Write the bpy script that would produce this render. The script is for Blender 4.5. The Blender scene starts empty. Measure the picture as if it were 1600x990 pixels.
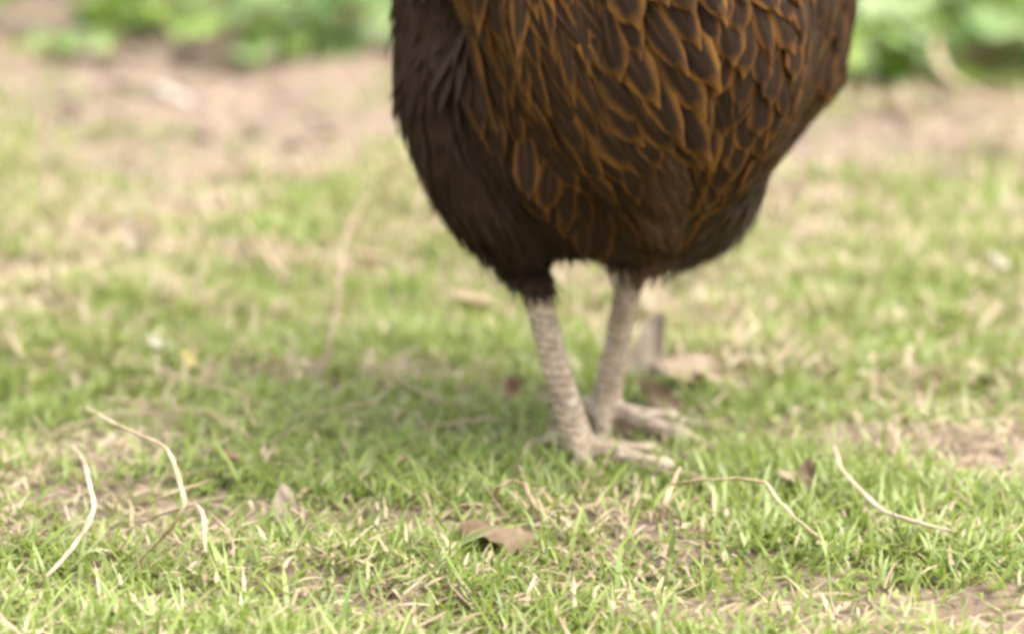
import bpy, bmesh, math, random
import numpy as np
from mathutils import Vector, Matrix
from mathutils.bvhtree import BVHTree

random.seed(7)
rng = np.random.default_rng(11)
R = math.radians
scene = bpy.context.scene
COL = scene.collection

# ------------------------------------------------------------------ camera
CAM = Vector((0.0, -1.95, 0.48))
PITCH = R(11.62)
TANH = 0.1507
cam = bpy.data.cameras.new('camera')
cam.sensor_width = 36.0
cam.lens = 18.0 / TANH
cam.clip_start = 0.05
cam.clip_end = 500.0
cam.dof.use_dof = True
cam.dof.focus_distance = 1.71
cam.dof.aperture_fstop = 4.7
cam.dof.aperture_blades = 9
cam_o = bpy.data.objects.new('camera', cam)
cam_o.location = CAM
cam_o.rotation_euler = (math.pi / 2 - PITCH, 0, 0)
COL.objects.link(cam_o)
scene.camera = cam_o

# ------------------------------------------------------------------ light
SUN_EL, SUN_AZ = 68.0, 75.0          # azimuth clockwise from +Y (behind the hen) to +X (right)
world = bpy.data.worlds.new('World')
scene.world = world
world.use_nodes = True
wn = world.node_tree
sky = wn.nodes.new('ShaderNodeTexSky')
sky.sky_type = 'NISHITA'
sky.sun_disc = False
sky.sun_elevation = R(SUN_EL)
sky.sun_rotation = R(SUN_AZ)
sky.air_density = 1.0
sky.dust_density = 6.0
sky.ozone_density = 0.6
bg = wn.nodes['Background']
bg.inputs['Strength'].default_value = 0.15
hs = wn.nodes.new('ShaderNodeHueSaturation')          # thin bright cloud: the sky's blue washed out
hs.inputs['Saturation'].default_value = 0.3
wn.links.new(sky.outputs[0], hs.inputs['Color'])
wn.links.new(hs.outputs[0], bg.inputs[0])
sl = bpy.data.lights.new('sun', 'SUN')
sl.energy = 0.65
sl.angle = R(60)
sl.color = (1.0, 0.92, 0.78)
so = bpy.data.objects.new('sun', sl)
sd = Vector((math.cos(R(SUN_EL)) * math.sin(R(SUN_AZ)), math.cos(R(SUN_EL)) * math.cos(R(SUN_AZ)), math.sin(R(SUN_EL))))
so.rotation_euler = sd.to_track_quat('Z', 'Y').to_euler()
so.location = sd * 6
COL.objects.link(so)
vs = scene.view_settings
vs.view_transform = 'Standard'
vs.look = 'None'
vs.exposure = 1.95
vs.gamma = 1.0
vs.use_curve_mapping = False
scene.cycles.use_denoising = True
scene.cycles.filter_width = 3.2
scene.cycles.max_bounces = 8
scene.cycles.transmission_bounces = 4

# ------------------------------------------------------------------ geometry helpers
FWD = Vector((0, math.cos(PITCH), -math.sin(PITCH)))
UP = Vector((0, math.sin(PITCH), math.cos(PITCH)))
RIGHT = Vector((1, 0, 0))

def ray(px, py):
    return FWD + RIGHT * ((px - 800) / 800 * TANH) - UP * ((py - 495) / 800 * TANH)

def at_y(px, py, y):
    d = ray(px, py)
    return CAM + d * ((y - CAM.y) / d.y)

def at_z(px, py, z=0.0):
    d = ray(px, py)
    return CAM + d * ((z - CAM.z) / d.z)

def to_px(p):
    v = Vector(p) - CAM
    w = v.dot(FWD)
    return (800 + v.dot(RIGHT) / w / TANH * 800, 495 - v.dot(UP) / w / TANH * 800)

def height(x, y):
    x = np.asarray(x, float); y = np.asarray(y, float)
    h = 0.004 * np.sin(9 * x + 1.3) * np.cos(7.1 * y) + 0.003 * np.sin(23 * x - 11 * y) + 0.002 * np.sin(41 * y + 17 * x + 2)
    h = h + 0.0012 * np.sin(97 * x + 31 * y) + 0.0012 * np.sin(83 * y - 45 * x)
    foot = np.exp(-((x - 0.06) ** 2 + (y - 0.03) ** 2) / 0.15 ** 2)
    return h * (1 - foot)

def hz(x, y):
    return float(height(x, y))

def np_mesh(name, verts, tris, attrs=None, smooth=True):
    """triangles only, fast"""
    me = bpy.data.meshes.new(name)
    verts = np.asarray(verts, np.float32); tris = np.asarray(tris, np.int32)
    me.vertices.add(len(verts)); me.vertices.foreach_set('co', verts.ravel())
    me.loops.add(tris.size); me.loops.foreach_set('vertex_index', tris.ravel())
    me.polygons.add(len(tris))
    me.polygons.foreach_set('loop_start', np.arange(0, tris.size, 3, dtype=np.int32))
    me.polygons.foreach_set('loop_total', np.full(len(tris), 3, np.int32))
    if smooth:
        me.polygons.foreach_set('use_smooth', np.ones(len(tris), bool))
    me.update(calc_edges=True)
    for k, v in (attrs or {}).items():
        a = me.attributes.new(k, 'FLOAT', 'POINT')
        a.data.foreach_set('value', np.asarray(v, np.float32))
    return me

def link(name, data, parent=None, loc=(0, 0, 0), mat=None):
    o = bpy.data.objects.new(name, data)
    COL.objects.link(o)
    o.location = loc
    if parent is not None:
        o.parent = parent
    if mat is not None and data is not None:
        if not data.materials:
            data.materials.append(mat)
    return o

def tag(o, label=None, cat=None, group=None, kind=None):
    if label: o['label'] = label
    if cat: o['category'] = cat
    if group: o['group'] = group
    if kind: o['kind'] = kind
    return o

def tube(points, radii, seg=7, sub=4, flat=1.0, kink=0.0, jit=0.0):
    """smooth tapered tube through points: verts, tris"""
    P = [Vector(p) for p in points]
    pts, rad = [], []
    n = len(P)
    for i in range(n - 1):
        p0, p1, p2, p3 = P[max(i - 1, 0)], P[i], P[i + 1], P[min(i + 2, n - 1)]
        for k in range(sub):
            t = k / sub
            q = (0.5 * ((2 * p1) + (p2 - p0) * t + (2 * p0 - 5 * p1 + 4 * p2 - p3) * t * t + (3 * p1 - p0 - 3 * p2 + p3) * t ** 3))
            q = q.lerp(p1.lerp(p2, t), kink)
            if jit: q = q + Vector((random.uniform(-1, 1), random.uniform(-1, 1), random.uniform(-1, 1))) * jit
            pts.append(q)
            rad.append((radii[i] * (1 - t) + radii[i + 1] * t) * (1 + (random.uniform(-.18, .18) if jit else 0)))
    pts.append(P[-1]); rad.append(radii[-1])
    V, T = [], []
    up = Vector((0.13, 0.21, 1)).normalized()
    for i, p in enumerate(pts):
        d = (pts[min(i + 1, len(pts) - 1)] - pts[max(i - 1, 0)]).normalized()
        a = d.cross(up)
        if a.length < 1e-3: a = d.cross(Vector((1, 0, 0)))
        a.normalize(); b = a.cross(d).normalized()
        for k in range(seg):
            t = 2 * math.pi * k / seg
            V.append(p + a * (math.cos(t) * rad[i]) + b * (math.sin(t) * rad[i] * flat))
    m = len(pts)
    for i in range(m - 1):
        for k in range(seg):
            a0, a1 = i * seg + k, i * seg + (k + 1) % seg
            b0, b1 = a0 + seg, a1 + seg
            T += [(a0, a1, b1), (a0, b1, b0)]
    for base, flip in ((0, True), ((m - 1) * seg, False)):
        for k in range(1, seg - 1):
            t = (base, base + k, base + k + 1)
            T.append(t[::-1] if flip else t)
    return V, T

# ------------------------------------------------------------------ materials
def new_mat(name):
    m = bpy.data.materials.new(name); m.use_nodes = True
    nt = m.node_tree
    return m, nt, nt.nodes['Principled BSDF'], nt.nodes['Material Output']

def N(nt, typ, **kw):
    n = nt.nodes.new(typ)
    for k, v in kw.items():
        if k in n.inputs.keys() if hasattr(n.inputs, 'keys') else False:
            n.inputs[k].default_value = v
        else:
            setattr(n, k, v)
    return n

def ramp(nt, fac, stops, interp='LINEAR'):
    r = nt.nodes.new('ShaderNodeValToRGB')
    r.color_ramp.interpolation = interp
    el = r.color_ramp.elements
    while len(el) > 1: el.remove(el[-1])
    el[0].position = stops[0][0]; el[0].color = (*stops[0][1], 1)
    for p, c in stops[1:]:
        e = el.new(p); e.color = (*c, 1)
    nt.links.new(fac, r.inputs[0])
    return r.outputs[0]

def noise(nt, scale, detail=3, vec=None, rough=0.55):
    n = nt.nodes.new('ShaderNodeTexNoise')
    n.inputs['Scale'].default_value = scale; n.inputs['Detail'].default_value = detail; n.inputs['Roughness'].default_value = rough
    if vec is not None: nt.links.new(vec, n.inputs['Vector'])
    return n.outputs['Fac']

def coords(nt, which='Object'):
    return nt.nodes.new('ShaderNodeTexCoord').outputs[which]

def mix(nt, fac, a, b, blend='MIX'):
    n = nt.nodes.new('ShaderNodeMix'); n.data_type = 'RGBA'; n.blend_type = blend
    for s, v in ((0, fac), (6, a), (7, b)):
        if hasattr(v, 'is_linked') or hasattr(v, 'links'): nt.links.new(v, n.inputs[s])
        elif s == 0: n.inputs[0].default_value = v
        else: n.inputs[s].default_value = (*v, 1)
    return n.outputs[2]

def math_n(nt, op, a, b=None, clamp=False):
    n = nt.nodes.new('ShaderNodeMath'); n.operation = op; n.use_clamp = clamp
    for i, v in enumerate((a, b)):
        if v is None: continue
        if isinstance(v, (int, float)): n.inputs[i].default_value = v
        else: nt.links.new(v, n.inputs[i])
    return n.outputs[0]

def bump(nt, bsdf, h, strength, dist=0.002):
    b = nt.nodes.new('ShaderNodeBump')
    b.inputs['Strength'].default_value = strength; b.inputs['Distance'].default_value = dist
    nt.links.new(h, b.inputs['Height']); nt.links.new(b.outputs[0], bsdf.inputs['Normal'])

def attr(nt, name):
    a = nt.nodes.new('ShaderNodeAttribute'); a.attribute_name = name
    return a.outputs['Fac']

def leafy(nt, bsdf, out, col, trans):
    """mix a translucent lobe into a leaf material"""
    t = nt.nodes.new('ShaderNodeBsdfTranslucent'); nt.links.new(col, t.inputs[0])
    m = nt.nodes.new('ShaderNodeMixShader'); m.inputs[0].default_value = trans
    nt.links.new(bsdf.outputs[0], m.inputs[1]); nt.links.new(t.outputs[0], m.inputs[2])
    nt.links.new(m.outputs[0], out.inputs[0])

def make_soil():
    m, nt, b, out = new_mat('soil')
    c = coords(nt)
    big = noise(nt, 5, 4, c); fine = noise(nt, 130, 5, c, 0.7); mid = noise(nt, 28, 4, c)
    a = ramp(nt, mid, [(0.3, (0.110, 0.074, 0.050)), (0.5, (0.190, 0.134, 0.093)), (0.7, (0.28, 0.208, 0.148))])
    d = mix(nt, ramp(nt, big, [(0.35, (0, 0, 0)), (0.65, (1, 1, 1))]), a, (0.205, 0.146, 0.102))
    e = mix(nt, 0.55, d, ramp(nt, fine, [(0.3, (0.42, 0.36, 0.30)), (0.55, (0.9, 0.9, 0.9)), (0.75, (1.25, 1.2, 1.1))]), 'MULTIPLY')
    nt.links.new(e, b.inputs['Base Color'])
    b.inputs['Roughness'].default_value = 0.95
    bump(nt, b, math_n(nt, 'ADD', fine, mid), 0.8, 0.004)
    return m

def make_grass(name, stops, trans=0.35, rough=0.45):
    m, nt, b, out = new_mat(name)
    col = ramp(nt, attr(nt, 'rnd'), stops)
    tip = attr(nt, 'along')
    col = mix(nt, math_n(nt, 'MULTIPLY', ramp(nt, tip, [(0.6, (0, 0, 0)), (1.0, (1, 1, 1))]), 0.22), col, (0.38, 0.37, 0.18))
    col = mix(nt, math_n(nt, 'MULTIPLY', ramp(nt, tip, [(0.0, (1, 1, 1)), (0.35, (0, 0, 0))]), 0.28), col, (0.33, 0.34, 0.13))
    nt.links.new(col, b.inputs['Base Color'])
    b.inputs['Roughness'].default_value = rough
    leafy(nt, b, out, col, trans)
    return m

def make_straw(name, c1, c2, c3, rough=0.6):
    m, nt, b, out = new_mat(name)
    c = coords(nt)
    f = noise(nt, 60, 4, c)
    g = noise(nt, 700, 2, c)
    col = ramp(nt, f, [(0.3, c1), (0.5, c2), (0.7, c3)])
    col = mix(nt, 0.35, col, ramp(nt, g, [(0.3, (0.5, 0.45, 0.4)), (0.6, (1, 1, 1))]), 'MULTIPLY')
    nt.links.new(col, b.inputs['Base Color'])
    b.inputs['Roughness'].default_value = rough
    bump(nt, b, g, 0.4, 0.001)
    return m

def make_dry_leaf(name, c1, c2, c3):
    m, nt, b, out = new_mat(name)
    c = coords(nt)
    f = noise(nt, 45, 5, c); g = noise(nt, 260, 3, c)
    col = ramp(nt, f, [(0.3, c1), (0.5, c2), (0.72, c3)])
    nt.links.new(col, b.inputs['Base Color'])
    b.inputs['Roughness'].default_value = 0.7
    bump(nt, b, g, 0.6, 0.0015)
    leafy(nt, b, out, col, 0.2)
    return m

def make_leaf(name, c1, c2, c3, spec_rough=0.38, trans=0.3):
    m, nt, b, out = new_mat(name)
    c = coords(nt)
    f = noise(nt, 30, 3, c)
    oi = nt.nodes.new('ShaderNodeObjectInfo').outputs['Random']
    k = math_n(nt, 'ADD', math_n(nt, 'MULTIPLY', oi, 0.75), math_n(nt, 'MULTIPLY', f, 0.3))
    col = ramp(nt, k, [(0.15, c1), (0.5, c2), (0.85, c3)])
    nt.links.new(col, b.inputs['Base Color'])
    b.inputs['Roughness'].default_value = spec_rough
    bump(nt, b, noise(nt, 120, 2, c), 0.25, 0.002)
    leafy(nt, b, out, col, trans)
    return m

def make_feather(name, core, core2, lace, lace_amt, width=0.62, shaft=0.25, tipc=None):
    """u: -1..1 across the vane, along: 0 root .. 1 tip"""
    m, nt, b, out = new_mat(name)
    u = math_n(nt, 'ABSOLUTE', attr(nt, 'u')); v = attr(nt, 'along'); rv = attr(nt, 'rnd')
    oi = nt.nodes.new('ShaderNodeObjectInfo').outputs['Random']
    rr = math_n(nt, 'FRACT', math_n(nt, 'ADD', oi, rv))
    c = coords(nt, 'Object')
    fine = noise(nt, 260, 3, c, 0.65)
    # barbs: fine lines running out from the shaft
    barb = nt.nodes.new('ShaderNodeTexWave'); barb.inputs['Scale'].default_value = 9.0; barb.inputs['Distortion'].default_value = 3.0
    comb = nt.nodes.new('ShaderNodeCombineXYZ')
    nt.links.new(math_n(nt, 'SUBTRACT', math_n(nt, 'MULTIPLY', v, 2.2), math_n(nt, 'MULTIPLY', u, 0.9)), comb.inputs[0])
    nt.links.new(rr, comb.inputs[1])
    nt.links.new(comb.outputs[0], barb.inputs['Vector'])
    tipd = math_n(nt, 'MULTIPLY', math_n(nt, 'SUBTRACT', v, 0.55), 2.0)
    edge = math_n(nt, 'MAXIMUM', u, tipd)
    edge = math_n(nt, 'ADD', edge, math_n(nt, 'MULTIPLY', math_n(nt, 'SUBTRACT', fine, 0.5), 0.42))
    edge = math_n(nt, 'ADD', edge, math_n(nt, 'MULTIPLY', math_n(nt, 'SUBTRACT', rr, 0.5), 0.16))
    patch = ramp(nt, noise(nt, 38, 3, coords(nt, 'Generated') if False else nt.nodes.new('ShaderNodeNewGeometry').outputs['Position']), [(0.32, (0.25, 0.25, 0.25)), (0.58, (1, 1, 1))])
    mask = ramp(nt, edge, [(width - 0.10, (0, 0, 0)), (width + 0.22, (1, 1, 1))])
    base = mix(nt, fine, core, core2)
    base = mix(nt, math_n(nt, 'MULTIPLY', barb.outputs['Fac'], 0.28), base, (0.006, 0.004, 0.003))
    lc = mix(nt, rr, lace, tuple(x * 0.62 for x in lace))
    col = mix(nt, math_n(nt, 'MULTIPLY', math_n(nt, 'MULTIPLY', mask, patch), lace_amt), base, lc)
    sh = ramp(nt, u, [(0.0, (1, 1, 1)), (0.13, (0, 0, 0))])
    sh = math_n(nt, 'MULTIPLY', math_n(nt, 'MULTIPLY', sh, ramp(nt, v, [(0.1, (1, 1, 1)), (0.8, (0, 0, 0))])), shaft)
    col = mix(nt, sh, col, tuple(min(1, x * 1.0) for x in lace))
    if tipc is not None:
        col = mix(nt, math_n(nt, 'MULTIPLY', ramp(nt, v, [(0.7, (0, 0, 0)), (1, (1, 1, 1))]), 0.8), col, tipc)
    nt.links.new(col, b.inputs['Base Color'])
    b.inputs['Roughness'].default_value = 0.55
    b.inputs['Specular IOR Level'].default_value = 0.05
    b.inputs['Sheen Weight'].default_value = 0.0
    b.inputs['Sheen Roughness'].default_value = 0.4
    bump(nt, b, barb.outputs['Fac'], 0.25, 0.0006)
    return m

M = {}
M['soil'] = make_soil()
M['grass'] = make_grass('grass', [
    (0.0, (0.140, 0.205, 0.034)), (0.25, (0.215, 0.292, 0.050)), (0.5, (0.285, 0.355, 0.072)),
    (0.70, (0.340, 0.390, 0.130)), (0.84, (0.405, 0.43, 0.22)), (0.93, (0.40, 0.38, 0.19)), (1.0, (0.43, 0.34, 0.20))], 0.42)
M['thatch'] = make_grass('thatch', [
    (0.0, (0.22, 0.145, 0.085)), (0.35, (0.33, 0.235, 0.145)), (0.7, (0.42, 0.32, 0.21)), (1.0, (0.49, 0.40, 0.28))], 0.18, 0.6)
M['straw'] = make_straw('straw', (0.27, 0.19, 0.10), (0.38, 0.285, 0.165), (0.46, 0.37, 0.235))
M['straw_pale'] = make_straw('straw_pale', (0.24, 0.165, 0.10), (0.38, 0.295, 0.195), (0.47, 0.395, 0.295))
M['straw_dull'] = make_straw('straw_dull', (0.22, 0.15, 0.085), (0.31, 0.22, 0.13), (0.38, 0.285, 0.18))
M['leaf_tan'] = make_dry_leaf('leaf_tan', (0.25, 0.165, 0.10), (0.36, 0.26, 0.17), (0.44, 0.335, 0.235))
M['leaf_brown'] = make_dry_leaf('leaf_brown', (0.10, 0.060, 0.030), (0.18, 0.118, 0.062), (0.26, 0.18, 0.105))
M['leaf_rust'] = make_dry_leaf('leaf_rust', (0.12, 0.055, 0.028), (0.20, 0.10, 0.05), (0.27, 0.15, 0.08))
M['leaf_pale'] = make_dry_leaf('leaf_pale', (0.30, 0.225, 0.155), (0.40, 0.32, 0.235), (0.48, 0.40, 0.31))
M['petal'] = make_dry_leaf('petal', (0.38, 0.34, 0.26), (0.47, 0.43, 0.35), (0.54, 0.50, 0.42))
M['leaf_yellow'] = make_dry_leaf('leaf_yellow', (0.33, 0.26, 0.05), (0.42, 0.35, 0.09), (0.46, 0.40, 0.13))
M['plant'] = make_leaf('plant', (0.075, 0.165, 0.016), (0.150, 0.275, 0.024), (0.27, 0.37, 0.045), 0.42, 0.38)
M['plant_pale'] = make_leaf('plant_pale', (0.16, 0.26, 0.07), (0.28, 0.38, 0.14), (0.40, 0.47, 0.24), 0.36)
M['stem'] = make_straw('stem', (0.20, 0.19, 0.06), (0.32, 0.27, 0.13), (0.42, 0.34, 0.2))
M['twig'] = make_straw('twig', (0.30, 0.20, 0.12), (0.44, 0.31, 0.19), (0.54, 0.40, 0.27))

# ------------------------------------------------------------------ the ground
def build_ground():
    xs = np.concatenate([[-60, -20, -8, -4], np.linspace(-2.2, 2.2, 230), [4, 8, 20, 60]])
    ys = np.concatenate([[-60, -20, -8, -3], np.linspace(-1.2, 2.6, 200), [3.2, 4, 6, 10, 20, 60, 120]])
    X, Y = np.meshgrid(xs, ys)
    Z = height(X, Y) * ((np.abs(X) < 2.3) & (Y > -1.3) & (Y < 2.7))
    # crumbly soil on the bare strip
    Z = Z + 0.006 * np.exp(-((Y - 1.55) / 0.3) ** 2) * np.sin(31 * X + 7 * np.sin(9 * Y)) * np.sin(37 * Y)
    V = np.stack([X, Y, Z], -1).reshape(-1, 3)
    nx, ny = len(xs), len(ys)
    i = np.arange(ny - 1)[:, None] * nx + np.arange(nx - 1)[None, :]
    i = i.ravel()
    T = np.concatenate([np.stack([i, i + 1, i + nx + 1], 1), np.stack([i, i + nx + 1, i + nx], 1)])
    o = link('ground', np_mesh('ground', V, T), mat=M['soil'])
    tag(o, 'bare pale brown soil under the grass', 'ground', kind='structure')
build_ground()

# where the soil lies bare: (px, py, half width px, half height px, strength) read off the ground plane
BARE = [(330, 160, 300, 90, 1.0), (130, 140, 130, 50, .55), (520, 175, 150, 65, .95), (1460, 205, 190, 66, .95), (1580, 190, 90, 60, .95),
        (1300, 205, 90, 30, .75), (235, 455, 95, 38, .95), (150, 470, 60, 30, .5), (1590, 720, 105, 60, .9), (1520, 700, 70, 28, .55),
        (1080, 600, 95, 45, .75), (690, 655, 60, 18, .45), (100, 560, 90, 40, .45), (1480, 360, 90, 40, .35), (580, 385, 60, 26, .5),
        (720, 470, 50, 25, .5), (170, 360, 120, 40, .4), (1400, 300, 160, 40, .35), (900, 200, 500, 60, .9)]
_b = []
for px, py, w, h, s in BARE:
    c = at_z(px, py); e = at_z(px + w, py); f0 = at_z(px, py - h); f1 = at_z(px, py + h)
    _b.append((c.x, c.y, e.x - c.x, (f0.y - f1.y) / 2, s))

def bare(x, y):
    out = np.zeros_like(x)
    w = 0.05 * np.sin(21 * x + 3 * np.sin(13 * y)) + 0.04 * np.sin(33 * y + 11 * x)
    for cx, cy, rx, ry, s in _b:
        d = np.sqrt(((x + w * .8 - cx) / rx) ** 2 + ((y + w - cy) / ry) ** 2)
        out = np.maximum(out, s * np.clip(1.6 - d * 1.0, 0, 1).clip(0, 1))
    # soil everywhere under the plant bed behind
    out = np.maximum(out, np.clip((y - 1.45 - .12 * np.sin(5 * x)) / 0.25, 0, 1) * 0.97)
    return out

def vnoise(x, y, s, seed):
    r = np.random.default_rng(seed)
    ph = r.uniform(0, 6.28, (6, 2)); k = r.normal(0, s, (6, 2))
    return sum(np.sin(k[i, 0] * x + k[i, 1] * y + ph[i, 0]) for i in range(6)) / 6

def blades(n, xr, yr, len_rng, wid_rng, lean_rng, seg, keep, rnd_fn, curl=0.8, lift=0.0, lie=False, seed=0):
    g = np.random.default_rng(seed)
    x = g.uniform(*xr, n); y = g.uniform(*yr, n)
    # only what lies within reach of the camera's wedge (a step to either side included)
    wedge = np.abs(x) < 0.42 + 0.26 * (y + 1.95)
    k = wedge & (g.uniform(0, 1, n) < keep(x, y))
    x, y = x[k], y[k]; n = len(x)
    L = g.uniform(0, 1, n) ** 1.3 * (len_rng[1] - len_rng[0]) + len_rng[0]
    W = g.uniform(*wid_rng, n)
    az = g.uniform(0, 2 * np.pi, n)
    lean = g.uniform(*lean_rng, n)               # angle from vertical at the root
    bend = g.uniform(0.2, 1.0, n) * curl * g.choice([1, 1, 1, -0.4], n)         # extra over the length
    twist = g.normal(0, 0.5, n)
    rv = rnd_fn(x, y, g)
    z0 = height(x, y) - 0.002 + lift * g.uniform(0, 1, n)
    V = np.zeros((n, 2 * seg + 1, 3), np.float32)
    px, py, pz = x.copy(), y.copy(), z0.copy()
    az2 = az + g.normal(0, 0.25, n)
    AL = np.zeros((n, 2 * seg + 1), np.float32)
    for s in range(seg + 1):
        t = s / seg
        wprof = (0.75 + 0.5 * t - 1.25 * t * t) if s < seg else 0
        side = az + np.pi / 2 + twist * t
        if s < seg:
            sx, sy = np.cos(side) * W * wprof / 2, np.sin(side) * W * wprof / 2
            V[:, 2 * s] = np.stack([px - sx, py - sy, pz], 1)
            V[:, 2 * s + 1] = np.stack([px + sx, py + sy, pz + W * .12], 1)
            AL[:, 2 * s:2 * s + 2] = t
        else:
            V[:, 2 * s] = np.stack([px, py, pz], 1); AL[:, 2 * s] = 1
        a = lean + bend * t * 1.6
        aa = az * (1 - t) + az2 * t
        step = L / seg
        px = px + np.sin(a) * np.cos(aa) * step
        py = py + np.sin(a) * np.sin(aa) * step
        pz = pz + np.cos(a) * step
        pz = np.maximum(pz, height(px, py) + 0.0015)
    base = (np.arange(n) * (2 * seg + 1))[:, None]
    loc = []
    for s in range(seg - 1):
        q = 2 * s
        loc += [(q, q + 1, q + 3), (q, q + 3, q + 2)]
    loc.append((2 * seg - 2, 2 * seg - 1, 2 * seg))
    loc = np.array(loc)
    T = (base[:, :, None] + loc[None]).reshape(-1, 3)
    return V.reshape(-1, 3), T, np.repeat(rv, 2 * seg + 1), AL.ravel()

def merge(parts):
    vs_, ts, rs, al, off = [], [], [], [], 0
    for v, t, r, a in parts:
        vs_.append(v); ts.append(t + off); rs.append(r); al.append(a); off += len(v)
    return np.concatenate(vs_), np.concatenate(ts), np.concatenate(rs), np.concatenate(al)

LUSH = [(520, 590, .16, .16), (640, 560, .10, .12), (360, 640, .14, .10), (1150, 470, .10, .12), (1420, 760, .12, .08)]
def lush(x, y):
    o = np.zeros_like(x)
    for px, py, rx, ry in LUSH:
        c = at_z(px, py)
        o = np.maximum(o, np.exp(-(((x - c.x) / rx) ** 2 + ((y - c.y) / ry) ** 2)))
    return o

def clump(x, y):
    return np.clip(0.46 + 0.30 * lush(x, y) + 1.15 * vnoise(x, y, 24, 3) + 0.75 * vnoise(x, y, 70, 4), 0.05, 1)

def feet(x, y):
    """grass trodden flat round the hen's feet"""
    o = np.zeros_like(x)
    for px, py in ((900, 700), (960, 712), (1030, 722), (960, 655), (1010, 690), (830, 670)):
        c = at_z(px, py)
        o = np.maximum(o, np.exp(-(((x - c.x) / .04) ** 2 + ((y - c.y + .02) / .06) ** 2)))
    return o

def build_grass():
    def keep_g(x, y):
        return clump(x, y) * (1 - bare(x, y)) ** 1.3 * (1 - .3 * feet(x, y))
    def rnd_g(x, y, g):
        m = 0.40 + 0.22 * vnoise(x, y, 14, 5)
        return np.clip(m + g.normal(0, 0.21, len(x)), 0, 1)
    parts = [
        # close grass: fine curved blades, trodden low
        blades(150000, (-.75, .75), (-.62, .12), (.007, .024), (.0013, .0032), (.3, 1.45), 4, keep_g, rnd_g, 0.9, .006, seed=21),
        blades(13000, (-.75, .75), (-.62, -.02), (.022, .044), (.0018, .0036), (.6, 1.4), 5, keep_g, rnd_g, 0.7, .006, seed=22),
        # middle and far grass
        blades(165000, (-.95, .95), (.12, .75), (.009, .027), (.002, .004), (.2, 1.35), 3, keep_g, rnd_g, 0.9, .004, seed=23),
        blades(140000, (-1.25, 1.25), (.75, 1.9), (.010, .030), (.003, .0055), (.15, 1.3), 3, keep_g, rnd_g, 0.9, .004, seed=24)]
    v, t, r, a = merge(parts)
    o = link('grass', np_mesh('grass', v, t, {'rnd': r, 'along': a}), mat=M['grass'])
    tag(o, 'short patchy green lawn grass with yellowing tips', 'grass', kind='stuff')

    def keep_t(x, y):
        return np.clip(0.56 - 0.35 * lush(x, y) - 0.80 * vnoise(x, y, 22, 8) + 0.30 * bare(x, y) * (y < 1) - 1.1 * bare(x, y) * (y > .9) * (x < .25) - .6 * bare(x, y) * (y > .9) * (x > .25), 0.03, 1)
    def rnd_t(x, y, g):
        return np.clip(0.5 + 0.2 * vnoise(x, y, 12, 9) + g.normal(0, 0.25, len(x)), 0, 1)
    parts = [
        blades(38000, (-.75, .75), (-.62, .15), (.007, .026), (.0012, .0032), (.9, 1.55), 4, keep_t, rnd_t, 0.5, .010, seed=31),
        blades(56000, (-.95, .95), (.15, .8), (.010, .034), (.002, .004), (.8, 1.5), 3, keep_t, rnd_t, 0.5, .010, seed=32),
        blades(42000, (-1.25, 1.25), (.8, 1.9), (.014, .045), (.003, .0055), (.7, 1.5), 3, keep_t, rnd_t, 0.5, .010, seed=33)]
    v, t, r, a = merge(parts)
    o = link('dead_grass', np_mesh('dead_grass', v, t, {'rnd': r, 'along': a}), mat=M['thatch'])
    tag(o, 'dead tan grass litter lying through the lawn', 'dead grass', kind='stuff')
build_grass()

def build_clods():
    g = np.random.default_rng(77)
    n = 5200
    x = g.uniform(-1.25, 1.25, n); y = g.uniform(-.6, 2.1, n)
    k = (g.uniform(0, 1, n) < bare(x, y) ** 2 * .9) & (np.abs(x) < 0.42 + 0.26 * (y + 1.95))
    x, y = x[k], y[k]; n = len(x)
    oct_v = np.array([(1, 0, 0), (-1, 0, 0), (0, 1, 0), (0, -1, 0), (0, 0, 1), (0, 0, -1), (.7, .7, .4), (-.7, .6, .5), (.6, -.7, .45), (-.65, -.7, .4)], float)
    _b = bmesh.new()
    for q in oct_v: _b.verts.new(q)
    bmesh.ops.convex_hull(_b, input=_b.verts[:]); bmesh.ops.triangulate(_b, faces=_b.faces[:])
    _b.verts.index_update()
    base = np.array([v.co[:] for v in _b.verts]); tri = np.array([[v.index for v in fc.verts] for fc in _b.faces]); _b.free()
    size = .0025 + .011 * g.uniform(0, 1, n) ** 3.5
    V = base[None] * g.uniform(.65, 1.35, (n, len(base), 1)) * size[:, None, None] * np.array([1.2, 1.0, .65])
    a = g.uniform(0, 6.28, n)
    ca, sa = np.cos(a)[:, None], np.sin(a)[:, None]
    V = np.stack([V[..., 0] * ca - V[..., 1] * sa, V[..., 0] * sa + V[..., 1] * ca, V[..., 2]], -1)
    V += np.stack([x, y, height(x, y) + size * .25], -1)[:, None]
    T = (np.arange(n)[:, None, None] * len(base) + tri[None]).reshape(-1, 3)
    o = link('soil_crumbs', np_mesh('soil_crumbs', V.reshape(-1, 3), T), mat=M['soil'])
    tag(o, 'loose brown crumbs of soil on the bare patches', 'soil crumbs', kind='stuff')
build_clods()

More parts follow.
